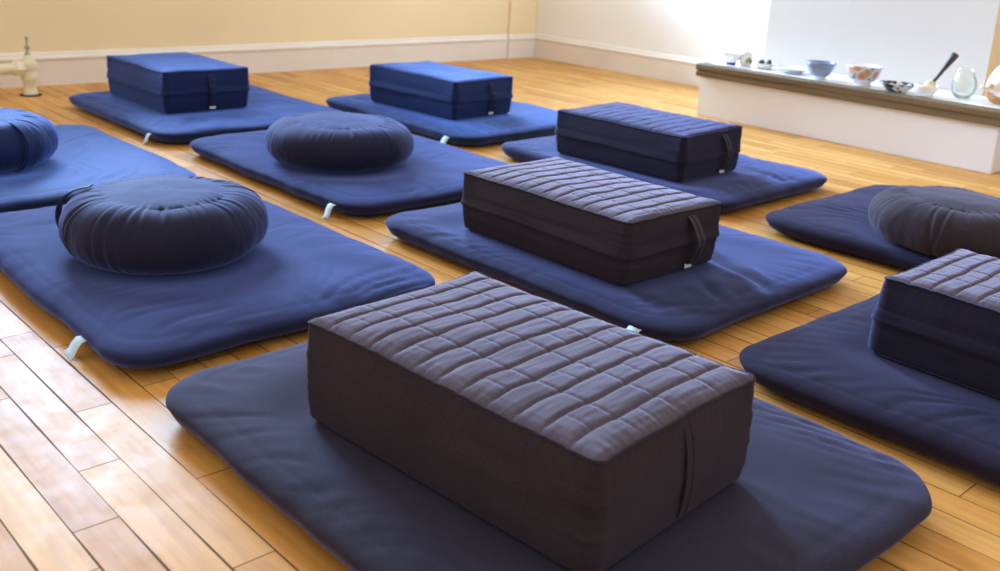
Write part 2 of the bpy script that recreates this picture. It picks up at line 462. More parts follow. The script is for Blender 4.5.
# edging: stepped wooden moulding along the front and the two ends
prof = [(0,.166),(-.010,.166),(-.012,.170),(-.012,.182),(-.009,.185),(-.009,.190),(-.014,.195),(-.014,.213),(-.011,.2175),(-.004,.2195),(.006,.2195),(.006,.2215),(.012,.2215)]
vs, fs = [], []
path = [((HX0, BY-.002), (1,0)), ((HX0, HY), (1,1)), ((HX1, HY), (-1,1)), ((HX1, BY-.002), (-1,0))]
for (px, py), (nx, ny) in path:
    for d, z in prof: vs.append((px + nx*d, py + ny*d, z))
m = len(prof)
for i in range(3):
    for k in range(m-1): fs.append((i*m+k, (i+1)*m+k, (i+1)*m+k+1, i*m+k+1))
    fs.append((i*m+m-1, (i+1)*m+m-1, (i+1)*m, i*m))
e = MB(); e.add(vs, fs); tag(local_mb(e, he).build('wooden_edging', TRIMWOOD, he), 'brown wooden edging')

# radiator valve at the foot of the cream wall
VX, VY = -4.02, 1.275
rv = tag(empty('radiator_pipe', (VX, VY + .008, 0)), 'cream painted radiator pipe with valve rising from the floor at the cream wall', 'pipe')
b = MB(); b.lathe([(0.0,0),(.027,0),(.027,.012),(.024,.016),(.0235,.062),(.027,.066),(.029,.074),(.029,.098),(.026,.108),(.0265,.112),(.031,.118),(.031,.142),(.027,.150),(.019,.156),(.018,.172),(.012,.178),(0,.178)], 28)
b.build('valve_body', CREAMP, rv, True)
b = MB(); b.lathe([(0,.176),(.011,.176),(.011,.186),(.006,.192),(.004,.20),(.010,.205),(.011,.212),(.006,.219),(.0035,.225),(.0035,.243),(.0065,.246),(.007,.252),(.004,.257),(0,.258)], 20); b.build('valve_stem', BRASS, rv, True)
rot = Matrix.Translation((0, 0, .120)) @ Matrix.Rotation(R(90), 4, 'X')
b = MB(); b.lathe([(.0, .012),(.028,.014),(.036,.030),(.036,.050),(.030,.056),(.0,.056)], 6, rot); b.build('union_nut', CREAMP, rv, False)
b = MB(); b.lathe([(0,.05),(.026,.05),(.026,.058),(.0245,.062),(.0245,.46),(0,.46)], 24, rot); b.build('supply_pipe', CREAMP, rv, True)
b = MB(); b.lathe([(0,.0005),(.040,.0005),(.040,.003),(.030,.004),(0,.004)], 24); b.build('floor_collar', DARKRUB, rv, True)
rv.scale = (1, 1, .87)

# ------------------------------------------------------------------ floor mats
def outline_rr(hx, hy, rc, n):
    """n points around a rounded rectangle, counter-clockwise, with outward normals and arc length"""
    per = 4*(hx-rc) + 4*(hy-rc) + 2*math.pi*rc
    pts, nor = [], []
    seg = [('l', (hx, -(hy-rc)), (0, 1), 2*(hy-rc), (1, 0)), ('a', (hx-rc, hy-rc), 0, math.pi/2*rc, None),
           ('l', (hx-rc, hy), (-1, 0), 2*(hx-rc), (0, 1)), ('a', (-(hx-rc), hy-rc), 90, math.pi/2*rc, None),
           ('l', (-hx, hy-rc), (0, -1), 2*(hy-rc), (-1, 0)), ('a', (-(hx-rc), -(hy-rc)), 180, math.pi/2*rc, None),
           ('l', (-(hx-rc), -hy), (1, 0), 2*(hx-rc), (0, -1)), ('a', (hx-rc, -(hy-rc)), 270, math.pi/2*rc, None)]
    for i in range(n):
        s = per*i/n
        for kind, p, d, ln, nn in seg:
            if s <= ln or (kind, p) == (seg[-1][0], seg[-1][1]):
                if kind == 'l':
                    pts.append((p[0]+d[0]*s, p[1]+d[1]*s)); nor.append(nn)
                else:
                    a = R(d) + s/rc
                    pts.append((p[0]+rc*math.cos(a), p[1]+rc*math.sin(a))); nor.append((math.cos(a), math.sin(a)))
                break
            s -= ln
    return np.array(pts), np.array(nor), np.arange(n)*per/n

def footprint_sd(x, y, fp):
    """signed distance to the cushion footprint (mat-local)"""
    if fp[0] == 'c':
        return np.hypot(x-fp[1], y-fp[2]) - fp[3]
    _, cx, cy, a, hx, hy = fp
    dx, dy = x-cx, y-cy
    u, v = dx*math.cos(a)+dy*math.sin(a), -dx*math.sin(a)+dy*math.cos(a)
    qx, qy = np.abs(u)-hx, np.abs(v)-hy
    return np.hypot(np.maximum(qx, 0), np.maximum(qy, 0)) + np.minimum(np.maximum(qx, qy), 0)

def make_mat(x0, x1, y0, y1, ang, seed, mat, fp, creases=(), T=.0555, rc=.085, tag_at=None, label='', puff=1.0):
    cx, cy = (x0+x1)/2, (y0+y1)/2
    hx, hy = (x1-x0)/2, (y1-y0)/2
    n, K, KB = 300, 52, 12
    P, Nn, S = outline_rr(hx, hy, rc, n)
    wob = .007*noise(P[:, 0]*5+seed*3.1, P[:, 1]*5, seed) + .0025*noise(P[:, 0]*18, P[:, 1]*18, seed+4)
    P = P + Nn*wob[:, None]
    # ring parameter: denser near the rim
    t = np.linspace(0, 1, K); rho = 1 - t**1.7
    rho[-1] = 0
    X = P[None, :, 0]*rho[:, None]; Y = P[None, :, 1]*rho[:, None]
    rad = np.hypot(P[:, 0], P[:, 1])
    # distance to rim measured along the normal (approximate)
    dn = np.abs(np.sum(P*Nn, 1))
    d = (1-rho[:, None])*np.minimum(dn, .33)[None, :]
    zm = .035
    e = .085
    q = np.clip(d/e, 0, 1)
    prof = (1-(1-q)**2.6)**(1/2.2)
    th = T*(1 + .04*np.exp(-((d-.10)/.06)**2))
    Z = zm + (th-zm)*prof
    wr = .0055*fbm(X*3.3+seed, Y*3.3, seed*1.7, 3)
    a = (seed*37 % 180)*math.pi/180
    U, V = X*math.cos(a)+Y*math.sin(a), -X*math.sin(a)+Y*math.cos(a)
    rid = noise(U*3+seed*2, V*26+2.5*noise(U*4, V*4, seed), seed*.7)
    wr = wr - .0026*np.exp(-(rid/.14)**2)*sstep(-.1, .3, noise(X*4, Y*4, seed+9))
    pk = noise(S[None, :]*34+seed*5, d*6, seed) 
    wr = wr + .0016*pk*np.exp(-((d-.035)/.04)**2)
    # stitched line just inside the rim
    wr = wr - .0010*np.exp(-((d-.030)/.0045)**2)
    for (ax, ay, bx, by, dep, wd) in creases:
        ex, ey = bx-ax, by-ay; L2 = ex*ex+ey*ey
        tt = np.clip(((X-ax)*ex+(Y-ay)*ey)/L2, 0, 1)
        dd = np.hypot(X-ax-tt*ex, Y-ay-tt*ey) + .008*noise(X*9, Y*9, seed)
        fade = np.sin(np.pi*np.clip(tt, .02, .98))**.5
        wr = wr - dep*np.exp(-(dd/wd)**2)*fade + .5*dep*np.exp(-((np.abs(dd)-2.2*wd)/(1.2*wd))**2)*fade
    Z = Z + wr*prof*puff
    # pressed down under the cushion, pulled in around it
    sd = footprint_sd(X, Y, fp)
    lim = .0497 + .020*sstep(.0, .16, sd) + .05*sstep(.08, .2, sd)
    kk = .0022
    Z = np.minimum(-kk*np.log(np.exp(-Z/kk) + np.exp(-lim/kk)), Z)
    Z = np.maximum(Z, .004)
    # underside
    tb = np.linspace(0, 1, KB)[1:]
    rb = 1-tb**1.6*1.0
    XB = P[None, :, 0]*rb[:, None]; YB = P[None, :, 1]*rb[:, None]
    db = (1-rb[:, None])*np.minimum(dn, .33)[None, :]
    qb = np.clip(db/.065, 0, 1)
    ZB = zm - (zm-.0015)*(1-(1-qb)**2.4)**(1/2.0)
    verts = np.concatenate([np.stack([X, Y, Z], -1)[:-1].reshape(-1, 3), [[0, 0, Z[-1].mean()]],
                            np.stack([XB, YB, ZB], -1)[:-1].reshape(-1, 3), [[0, 0, .0015]]])
    faces = []
    for k in range(K-2):
        for i in range(n):
            j = (i+1) % n
            faces.append((k*n+i, k*n+j, (k+1)*n+j, (k+1)*n+i))
    c = (K-1)*n
    for i in range(n): faces.append(((K-2)*n+i, (K-2)*n+(i+1) % n, c))
    base = c+1
    for i in range(n):
        j = (i+1) % n; faces.append((i, base+i, base+j, j))
    for k in range(KB-3):
        for i in range(n):
            j = (i+1) % n; faces.append((base+k*n+i, base+(k+1)*n+i, base+(k+1)*n+j, base+k*n+j))
    c2 = base+(KB-2)*n
    for i in range(n): faces.append((base+(KB-3)*n+i, c2, base+(KB-3)*n+(i+1) % n))
    o = mesh_obj('floor_mat', verts, faces, mat)
    o.location = (cx, cy, 0); o.rotation_euler = (0, 0, ang)
    tag(o, label, 'mat', 'padded floor mats under the cushions')
    if tag_at is not None:
        # woven care label sewn into the near long edge
        lx = tag_at - cx
        pts = [(-.006, .033), (.005, .031), (.012, .022), (.017, .011), (.024, .005)]
        vs, fs = [], []
        hw = .0125
        for dz in (0, .0012):
            for k, (dy, z) in enumerate(pts):
                tw = .004*k/4*(1 if seed % 2 else -1)
                vs += [(lx-hw+tw*2, -hy-dy, z+dz-tw), (lx+hw+tw*2, -hy-dy, z+dz+tw)]
        m_ = len(pts)
        for k in range(m_-1):
            fs.append((2*k, 2*k+2, 2*k+3, 2*k+1)); f = 2*m_+2*k; fs.append((f, f+1, f+3, f+2))
            fs.append((2*k, 2*m_+2*k, 2*m_+2*k+2, 2*k+2)); fs.append((2*k+1, 2*k+3, 2*m_+2*k+3, 2*m_+2*k+1))
        fs += [(2*m_-2, 4*m_-2, 4*m_-1, 2*m_-1), (0, 1, 2*m_+1, 2*m_)]
        t_ = mesh_obj('care_label', vs, fs, LABELM, o)
        tag(t_, 'pale blue cloth care label')
    return o

# ------------------------------------------------------------------ block cushions
def make_block(x, y, deg, L, W, H, z0, seed, top, side, strapm, label, flap=True, lean=0.0, hi=True, strap_v=.03, loose=.012, puff=1.0, nq=12, tab=True, flare=0.0):
    root = empty('block_cushion', (x, y, z0), R(deg))
    tag(root, label, 'cushion', 'rectangular block cushions')
    hx, hy, rc = L/2, W/2, .012
    nu, nv = (260, 170) if hi else (130, 90)
    gx = np.linspace(-hx, hx, nu); gy = np.linspace(-hy, hy, nv)
    X, Y = np.meshgrid(gx, gy, indexing='ij')
    # round the corners of the square grid
    ax, ay = np.abs(X)-(hx-rc), np.abs(Y)-(hy-rc)
    mk = (ax > 0) & (ay > 0)
    sx, sy = np.where(mk, ax/rc, 0), np.where(mk, ay/rc, 0)
    nxp, nyp = sx*np.sqrt(1-sy**2/2), sy*np.sqrt(1-sx**2/2)
    Xr = np.where(mk, np.sign(X)*((hx-rc)+rc*nxp), X); Yr = np.where(mk, np.sign(Y)*((hy-rc)+rc*nyp), Y)
    e = np.minimum(hx-np.abs(X), hy-np.abs(Y))
    dome = .007*(1-(X/hx)**4)*(1-(Y/hy)**4) - .0045*(1-np.clip(e/.010, 0, 1))**2
    # quilting: rows across the width, broken cross seams
    xw = X + .0024*noise(X*8+seed, Y*8, seed) + .003*noise(X*2, Y*22, seed+3)
    u = (xw+hx)/L*nq
    fr = u-np.floor(u); row = np.floor(u)
    amp = .0034*puff
    rowpuff = 1-np.abs(2*fr-1)**4.5
    groove = np.exp(-(np.minimum(fr, 1-fr)*L/nq/.0022)**2)
    yw = Y + .004*noise(X*14, Y*6, seed+5)
    cr = np.zeros_like(X)
    for k, (yl, mask) in enumerate([(-.25*W, None), (0, None), (.25*W, None), (-.375*W, 1), (.125*W, 0), (.375*W, 1), (-.125*W, 2)]):
        g = np.exp(-((yw-yl)/.0026)**2)
        if mask is not None:
            g = g*(.7*((row.astype(int) % 3) == mask))
        cr = np.maximum(cr, g)
    edge = np.clip(e/.02, .25, 1)
    Z = H + dome + .0025 + edge*(amp*rowpuff - .0016*groove*puff - .0013*cr*puff) + .0035*fbm(X*5+seed, Y*5, seed) + .0007*noise(X*120, Y*26, seed)
    # puckers running in from the end seams
    Z = Z + .0012*noise(X*9, Y*120, seed+8)*np.exp(-((hx-np.abs(X))/.02))
    ear = .0042*np.exp(-((hx-np.abs(X))**2+(hy-np.abs(Y))**2)/.026**2)
    Xr = Xr + np.sign(X)*ear; Yr = Yr + np.sign(Y)*ear; Z = Z + .35*ear
    tv = np.stack([Xr, Yr, Z], -1).reshape(-1, 3)
    tf = []
    for i in range(nu-1):
        for j in range(nv-1):
            a_ = i*nv+j; tf.append((a_, a_+nv, a_+nv+1, a_+1))
    # boundary loop, counter-clockwise from (-x,-y)
    loop = [(i, 0) for i in range(nu-1)] + [(nu-1, j) for j in range(nv-1)] + [(i, nv-1) for i in range(nu-1, 0, -1)] + [(0, j) for j in range(nv-1, 0, -1)]
    li = np.array([i*nv+j for i, j in loop]); ring = tv[li]; m = len(ring)
    nrm = np.roll(ring, -1, 0)-np.roll(ring, 1, 0); nrm = np.stack([nrm[:, 1], -nrm[:, 0]], 1); nrm /= np.linalg.norm(nrm, axis=1)[:, None]
    arc = np.concatenate([[0], np.cumsum(np.linalg.norm(np.diff(ring[:, :2], axis=0), axis=1))])
    # sides
    KZ = 44 if hi else 30
    ts = np.linspace(0, 1, KZ)
    sv = []
    nearend = ring[:, 0]/hx       # -1 .. 1
    for t in ts:
        z = ring[:, 2]*(1-t) + 0.0*t
        zz = 1-t
        bulge = .0075*np.sin(math.pi*np.clip(zz, 0, 1))**.7 - .002*t
        corner = np.exp(-((hx-np.abs(ring[:, 0]))**2+(hy-np.abs(ring[:, 1]))**2)/.05**2)
        w = .0022*noise(arc*6+seed, zz*5, seed) + 0.0018*corner*noise(arc*7, zz*15, seed+2) + .0004*noise(arc*5, zz*26, seed+6)
        w = w*np.sin(math.pi*np.clip(zz, .0, 1))
        sh = lean*H*(t)      # soft sag
        r_ = .010*max(0, (t-.93)/.07)**2
        eb = (ear.reshape(-1)[li]*(1-(1-t)**4))[:, None]*np.sign(ring[:, :2])
        p = ring[:, :2] - eb + nrm*(bulge+w-r_+flare*t)[:, None]
        p[:, 0] += sh
        sv.append(np.column_stack([p, z]))
    sv = np.concatenate(sv)
    sf = []
    for k in range(KZ-1):
        for i in range(m):
            j = (i+1) % m
            sf.append((k*m+i, (k+1)*m+i, (k+1)*m+j, k*m+j))
    sf.append(tuple((KZ-1)*m+i for i in range(m-1, -1, -1)))
    mesh_obj('side_cover', sv, sf, side, root)
    mesh_obj('quilted_top', tv, tf, top, root)
    # piping along the top seam
    pv, pf = [], []
    step = 2
    idx = range(0, m, step); mm = len(idx)
    for i in idx:
        c = ring[i]; nn = nrm[i]
        for k in range(6):
            a_ = 2*math.pi*k/6
            pv.append((c[0]+nn[0]*(.0008+.0019*math.cos(a_)), c[1]+nn[1]*(.0008+.0019*math.cos(a_)), c[2]+.0019*math.sin(a_)+.0004))
    for i in range(mm):
        j = (i+1) % mm
        for k in range(6): pf.append((i*6+k, j*6+k, j*6+(k+1) % 6, i*6+(k+1) % 6))
    mesh_obj('top_piping', pv, pf, side, root)
    def side_at(i, t):      # point on the side surface
        k = int(round(t*(KZ-1))); return sv[k*m+i]
    if flap:
        # folded zipper flap running round the block at mid height
        fv, ff = [], []
        tl = np.linspace(.38, .56, 7); off = [.0003, .0010, .0018, .0026, .0036, .0044, .0006]
        idx = list(range(0, m, 2)); mm = len(idx)
        for i in idx:
            for t, o_ in zip(tl, off):
                k = t*(KZ-1); k0 = int(k); f = k-k0
                p = sv[k0*m+i]*(1-f) + sv[(k0+1)*m+i]*f
                wv = .0012*noise(arc[i]*9, t*6, seed+11)
                fv.append((p[0]+nrm[i][0]*(o_+wv), p[1]+nrm[i][1]*(o_+wv), p[2]-.004*noise(arc[i]*3, 0, seed)))
        q = len(tl)
        for i in range(mm):
            j = (i+1) % mm
            for k in range(q-1): ff.append((i*q+k, i*q+k+1, j*q+k+1, j*q+k))
        mesh_obj('zipper_flap', fv, ff, side, root)
    # carrying strap on the +x end
    yv = strap_v
    zt = H-.012
    sb, sn = [], 16
    hw = .0125
    for k in range(sn+1):
        t = k/sn
        z = zt + (.014-zt)*t
        outw = hx + .0075*math.sin(math.pi*(1-t))**.7 + flare*t + (.0035 if loose > .002 else .0006) + loose*math.sin(math.pi*t)**.8 + (.003 if flap and .36 < t < .6 else 0) + lean*H*t
        yy = yv + .006*math.sin(t*2.2) * (1 if loose > .008 else .2)
        for s_, th in ((-1, 0), (1, 0), (1, .0022), (-1, .0022)):
            sb.append((outw+th, yy+s_*hw, z))
    sfc = []
    for k in range(sn):
        for c in range(4):
            d = (c+1) % 4
            sfc.append((k*4+c, (k+1)*4+c, (k+1)*4+d, k*4+d))
    sfc += [(0, 1, 2, 3), (sn*4+3, sn*4+2, sn*4+1, sn*4)]
    st = mesh_obj('carry_strap', sb, sfc, strapm, root, False)
    # stitched rib down the middle of the strap
    rb = MB(); rb.tube([Vector(sb[k*4+2])*.5 + Vector(sb[k*4+3])*.5 for k in range(sn+1)], .0016, 6); rb.build('stitching', side, st, True)
    if not tab: return root
    zb = .012
    tk = MB(); tk.box((hx+.006, yv-.010, zb-.002), (hx+.010, yv+.012, zb+.007), .001); 
    tag(tk.build('strap_tab', TACK, root), 'small pale tab at the foot of the strap')
    return root

# ------------------------------------------------------------------ round cushions
def make_round(x, y, Rr, H, z0, seed, side, top, label, strap=None, strapm=None, tilt=(0, 0), slump=0.0, kmin=.37, pleat=1.0):
    root = empty('round_cushion', (x, y, z0), 0)
    root.rotation_euler = (R(tilt[0]), R(tilt[1]), 0)
    tag(root, label, 'cushion', 'round pleated cushions')
    n, K = 360, 46
    A = np.arange(n)*2*math.pi/n
    rs = Rr*(1-kmin)                       # radius of the top seam
    ph = np.linspace(math.pi/2, -math.pi/2, K)
    ca, sa = np.cos(A), np.sin(A)
    # pleats: sharp folds at irregular angles
    rng = random.Random(seed)
    folds = np.zeros((K, n))
    npl = 46
    for q in range(npl):
        a0 = 2*math.pi*(q+rng.uniform(-.6, .6))/npl
        dep = rng.choice([0, .2, .3, .5, .6, 1.0]); reach = rng.choice([.14, .18, .22, .28, .36, .7]); wd = rng.uniform(.013, .030)
        tw = rng.uniform(-.22, .22)
        tt = (math.pi/2-ph)/math.pi        # 0 at the top seam, 1 at the bottom seam
        for half in (0, 1):
            td = tt if half == 0 else 1-tt
            da = np.angle(np.exp(1j*(A[None, :]-a0-tw*tt[:, None])))
            f = np.clip(1-td/reach, 0, 1)**1.1
            prof_ = -np.exp(-(da/wd)**2) + .55*np.exp(-((da-1.9*wd)/(1.3*wd))**2)
            folds += dep*f[:, None]*prof_
    fold_amp = .0092*pleat*np.sin(np.clip((math.pi/2-ph)/math.pi, .02, .98)*math.pi)**.35
    r = rs + (Rr-rs)*np.cos(ph)**.92
    zc = H/2+H/2*np.sign(np.sin(ph))*np.abs(np.sin(ph))**.95
    rad = r[:, None] + folds*fold_amp[:, None] + .0055*noise(ca[None, :]*2.2+seed, sa[None, :]*2.2, zc[:, None]*6+seed) + .0012*noise(ca[None, :]*14, sa[None, :]*14, zc[:, None]*30)
    Zg = zc[:, None] + 0*rad + folds*(.0018*pleat)*np.clip(np.sin(ph), 0, 1)[:, None] + .005*noise(ca[None, :]*1.5+seed*2, sa[None, :]*1.5, seed)*np.clip(np.sin(ph), 0, 1)[:, None]
    if slump:
        Zg = Zg*(1-slump*.5*(1+np.cos(A-1.0))[None, :]*.5)
    Zg = np.maximum(Zg, 0.0)
    V = np.stack([rad*ca[None, :], rad*sa[None, :], Zg], -1)
    vs = np.concatenate([V.reshape(-1, 3), [[0, 0, 0.0]]])
    fs = []
    for k in range(K-1):
        for i in range(n):
            j = (i+1) % n
            fs.append((k*n+i, (k+1)*n+i, (k+1)*n+j, k*n+j))
    for i in range(n): fs.append(((K-1)*n+i, K*n, (K-1)*n+(i+1) % n))
    mesh_obj('pleated_side', vs, fs, side, root)
    # top panel: gently domed disc sewn into the seam
    KT = 26
    rh = np.linspace(1, 0, KT)[:-1]
    keep = np.exp(-(1-rh[:, None])/.05)
    rim = np.hypot(V[0, :, 0], V[0, :, 1])[None, :]*keep + np.hypot(V[0, :, 0], V[0, :, 1]).mean()*(1-keep)
    TX = rim*ca[None, :]*rh[:, None]; TY = rim*sa[None, :]*rh[:, None]
    zr = V[0, :, 2]; c1 = (zr*ca).mean()*2; s1 = (zr*sa).mean()*2
    TZ = zr[None, :]*keep + (zr.mean() + (c1*ca + s1*sa)[None, :]*rh[:, None])*(1-keep)
    TZ = TZ + .011*(1-rh[:, None]**2) + .003*fbm(TX*8+seed, TY*8, seed)*(1-rh[:, None]**6) + .0018*noise(A[None, :]*13, rh[:, None]*3, seed)*np.exp(-((1-rh[:, None])/.12))*(rh[:, None] < 1)
    tvs = np.concatenate([np.stack([TX, TY, TZ], -1).reshape(-1, 3), [[0, 0, V[0, :, 2].mean()+.011]]])
    tfs = []
    for k in range(KT-2):
        for i in range(n):
            j = (i+1) % n; tfs.append((k*n+i, k*n+j, (k+1)*n+j, (k+1)*n+i))
    for i in range(n): tfs.append(((KT-2)*n+i, (KT-2)*n+(i+1) % n, (KT-1)*n))
    mesh_obj('top_panel', tvs, tfs, top, root)
    if strap is not None:
        a0 = strap
        sb, sfc, sn = [], [], 22
        tang = Vector((-math.sin(a0), math.cos(a0), 0)); rd = Vector((math.cos(a0), math.sin(a0), 0))
        for k in range(sn+1):
            t = k/sn
            p_ = math.pi/2*.86 - t*math.pi*.80
            rr_ = rs + (Rr-rs)*max(math.cos(p_), 0)**.92 + .004 + .012*math.sin(math.pi*t)
            z = H/2 + H/2*math.copysign(abs(math.sin(p_))**.95, math.sin(p_)) + .003*math.sin(p_)
            nn = Vector((math.cos(p_)*rd.x, math.cos(p_)*rd.y, math.sin(p_)))
            c = rd*rr_ + Vector((0, 0, z))
            for s_, th in ((-1, 0), (1, 0), (1, .0025), (-1, .0025)):
                sb.append(c + tang*(s_*.0125) + nn*th)
        for k in range(sn):
            for c in range(4):
                d = (c+1) % 4; sfc.append((k*4+c, k*4+d, (k+1)*4+d, (k+1)*4+c))
        sfc += [(3, 2, 1, 0), (sn*4, sn*4+1, sn*4+2, sn*4+3)]
        mesh_obj('carry_strap', sb, sfc, strapm, root, False)
    return root

# ------------------------------------------------------------------ the ten places
def fp_block(cx, cy, deg, L, W, mx, my, mrot):
    dx, dy = cx-mx, cy-my; c, s = math.cos(-mrot), math.sin(-mrot)
    return ('b', dx*c-dy*s, dx*s+dy*c, R(deg)-mrot, L/2+.005, W/2+.005)
def fp_round(cx, cy, r, mx, my, mrot):
    dx, dy = cx-mx, cy-my; c, s = math.cos(-mrot), math.sin(-mrot)
    return ('c', dx*c-dy*s, dx*s+dy*c, r*.86)

Z0 = .0500
def place_block(m, blk, mlabel, blabel, seed, mmat, top, side, strapm, tag_at=None, creases=(), rc=.085, **kw):
    x0, x1, y0, y1, ang = m
    bx, by, deg, L, W, H = blk
    make_mat(x0, x1, y0, y1, R(ang), seed, mmat, fp_block(bx, by, deg, L, W, (x0+x1)/2, (y0+y1)/2, R(ang)), creases, tag_at=tag_at, label=mlabel, rc=rc)
    make_block(bx, by, deg, L, W, H, Z0, seed, top, side, strapm, blabel, **kw)
def place_round(m, rd, mlabel, rlabel, seed, mmat, side, top, tag_at=None, creases=(), rc=.085, **kw):
    x0, x1, y0, y1, ang = m
    cx, cy, r, h = rd
    make_mat(x0, x1, y0, y1, R(ang), seed, mmat, fp_round(cx, cy, r, (x0+x1)/2, (y0+y1)/2, R(ang)), creases, tag_at=tag_at, label=mlabel, rc=rc)
    make_round(cx, cy, r, h, Z0, seed, side, top, rlabel, **kw)

place_block((-1.303, -.415, .538, 1.247, 0), (-.828, .838, 4.1, .482, .309, .142),
    'dark blue mat under the largest, nearest charcoal block', 'large quilted charcoal block without a zipper flap, nearest the camera',
    1, DIM_MAT, PLUM_LIT, PLUM_SHADED, PLUM_SHADED, flap=False, strap_v=.012, loose=.0008, rc=.10, tab=False, flare=.005)
place_block((-1.832, -.955, 1.325, 1.997, 1), (-1.390, 1.573, -.1, .478, .293, .132),
    'navy mat with a creased dark corner under the middle charcoal block', 'quilted charcoal block with a loose strap loop, in the middle of the room',
    2, MID_MAT, PLUM_LIT, PLUM_SHADED, STRAP, tag_at=-1.04, strap_v=.045, loose=.018,
    creases=[(.13, .12, .41, .00, .010, .011), (.10, -.16, .34, -.27, .006, .014), (.17, .03, .39, -.14, .006, .013)])
place_block((-2.325, -1.440, 2.140, 2.757, 1.5), (-1.865, 2.357, 2.3, .468, .290, .134),
    'navy mat under the dark indigo block nearest the hearth', 'dark indigo block with a pale tab below its strap, nearest the hearth',
    3, MID_MAT, INDIGO, INDIGO, STRAP, hi=False, strap_v=.05, loose=.012, puff=.7, creases=[(.20, .12, .40, .06, .006, .010)])
place_block((-3.30, -2.420, 2.115, 2.775, 1), (-2.888, 2.387, 3.9, .466, .292, .138),
    'bright blue mat at the far side, under the block beside the cream wall corner', 'blue block with a folded zipper flap, nearest the room corner',
    4, NAVY, NAVY, NAVY, BLUESTRAP, tag_at=-2.52, hi=False, strap_v=.03, loose=.005, puff=.35)
place_block((-3.750, -2.905, 1.305, 2.035, 0), (-3.407, 1.592, .9, .457, .308, .141),
    'bright blue mat closest to the radiator pipe, under a smooth block', 'smooth blue block with near-black ends, closest to the radiator pipe',
    5, NAVY, NAVY, NAVY, BLUESTRAP, tag_at=-3.00, hi=False, strap_v=.01, loose=.004, puff=.15)
place_block((-.855, 0.0, 1.330, 2.010, 0), (-.472, 1.682, -1.2, .445, .272, .134),
    'dark navy mat under the quilted block cut off by the picture edge', 'quilted dark block with a zipper flap, cut off by the right picture edge',
    6, UNLIT_MAT, PLUM_LIT, INDIGO, STRAP, strap_v=.03, flare=.016)  # lighter top, darker sides: light and shade put into the cloth
place_round((-2.830, -1.910, 1.325, 2.000, 0), (-2.323, 1.563, .205, .118),
    'blue mat under the round cushion standing between two blue blocks', 'round navy cushion in the middle, between the blue and charcoal blocks',
    7, NAVY_MAT, ROUND, ROUND, tag_at=-2.005, pleat=1.6)
place_round((-2.300, -1.383, .540, 1.193, 0), (-1.830, .820, .197, .124),
    'wide blue mat under the strapped round cushion, beside the bare bright floor', 'round navy cushion with gathered pleats and a dark strap loop at its side',
    8, NAVY_MAT, ROUND, ROUND, tag_at=-1.535, strap=R(226), strapm=BLUESTRAP, pleat=1.55)
place_round((-3.200, -2.355, .500, 1.180, 0), (-2.765, .746, .188, .124),
    'bright blue mat at the left picture edge, under a half-seen round cushion', 'bright blue round cushion half cut off by the left picture edge',
    9, NAVY, NAVY, NAVY, strap=R(20), strapm=NAVY)
place_round((-1.335, -.470, 2.145, 2.830, 0), (-.905, 2.330, .195, .112),
    'dark navy mat in front of the hearth, under the sagging round cushion', 'sagging dark round cushion with deep pleats, in front of the hearth',
    10, UNLIT_MAT, SAG, SAG, slump=.15, pleat=1.5)

# ------------------------------------------------------------------ things on the hearth
ZT = HZ + .0022
def bowl_prof(rim, foot, h, wall=.004, fh=.008, power=1.8):
    out = [(0, fh*.5), (foot*.8, fh*.5), (foot*.85, 0), (foot, 0), (foot, fh)]
    for i in range(1, 13):
        t = i/12; out.append((foot + (rim-foot)*t**(1/power), fh + (h-fh)*t))
    out.append((rim-wall*.5, h+wall*.4))
    for i in range(12, -1, -1):
        t = i/12; out.append((max(0, foot + (rim-foot)*t**(1/power) - wall), max(fh + wall, fh + (h-fh)*t)))
    out.append((0, fh+wall))
    return out
def bowl(name, x, y, rim, foot, h, mat, label, power=1.8, cat='bowl', group=None, inner=None, footm=None, **kw):
    r = tag(empty(name, (x, y, ZT)), label, cat, group)
    p = bowl_prof(rim, foot, h, power=power, **kw)
    b = MB(); b.lathe(p[3:18], 48); b.build('outer_glaze', mat, r, True)
    b = MB(); b.lathe(p[17:], 48); b.build('inner_glaze', inner or mat, r, True)
    b = MB(); b.lathe([(0, .002), (foot*.8, .002), (foot*.86, 0), (foot*1.03, 0), (foot*1.03, .0085)], 40); b.build('foot_ring', footm or inner or mat, r, True)
    return r

bowl('small_bowl', -2.400, 3.545, .050, .020, .048, CERW, 'small white bowl on a dark blue foot at the far end of the hearth', footm=COBALT, power=1.3, fh=.012)
jar = tag(empty('lidded_jar', (-2.348, 3.575, ZT)), 'tiny white lidded jar with an olive green leaf, behind the smallest bowl', 'jar')
b = MB(); b.lathe([(0,0),(.016,0),(.020,.004),(.024,.018),(.022,.034),(.016,.040),(0,.040)], 28); b.build('jar_body', CERW, jar, True)
b = MB(); b.lathe([(0,.040),(.018,.040),(.018,.044),(.010,.052),(.004,.055),(.004,.058),(.007,.062),(.005,.068),(0,.069)], 24); b.build('jar_lid', CERW, jar, True)
b = MB()
for k, (a, zz) in enumerate(((-.9, .016), (-.55, .022), (-.2, .015))):
    cx_, cy_ = .0245*math.cos(a), .0245*math.sin(a)
    b.lathe([(0,-.009),(.004,-.004),(.005,.001),(.003,.007),(0,.010)], 8, Matrix.Translation((cx_, cy_, zz)))
tag(b.build('leaf', GREEN, jar, True), 'olive green leaf')
jar.scale = (1.15, 1.15, 1.2)
bowl('offering_dish', -2.260, 3.580, .046, .026, .020, CERW, 'low white dish holding two black stones', cat='dish', power=1.4, fh=.005)
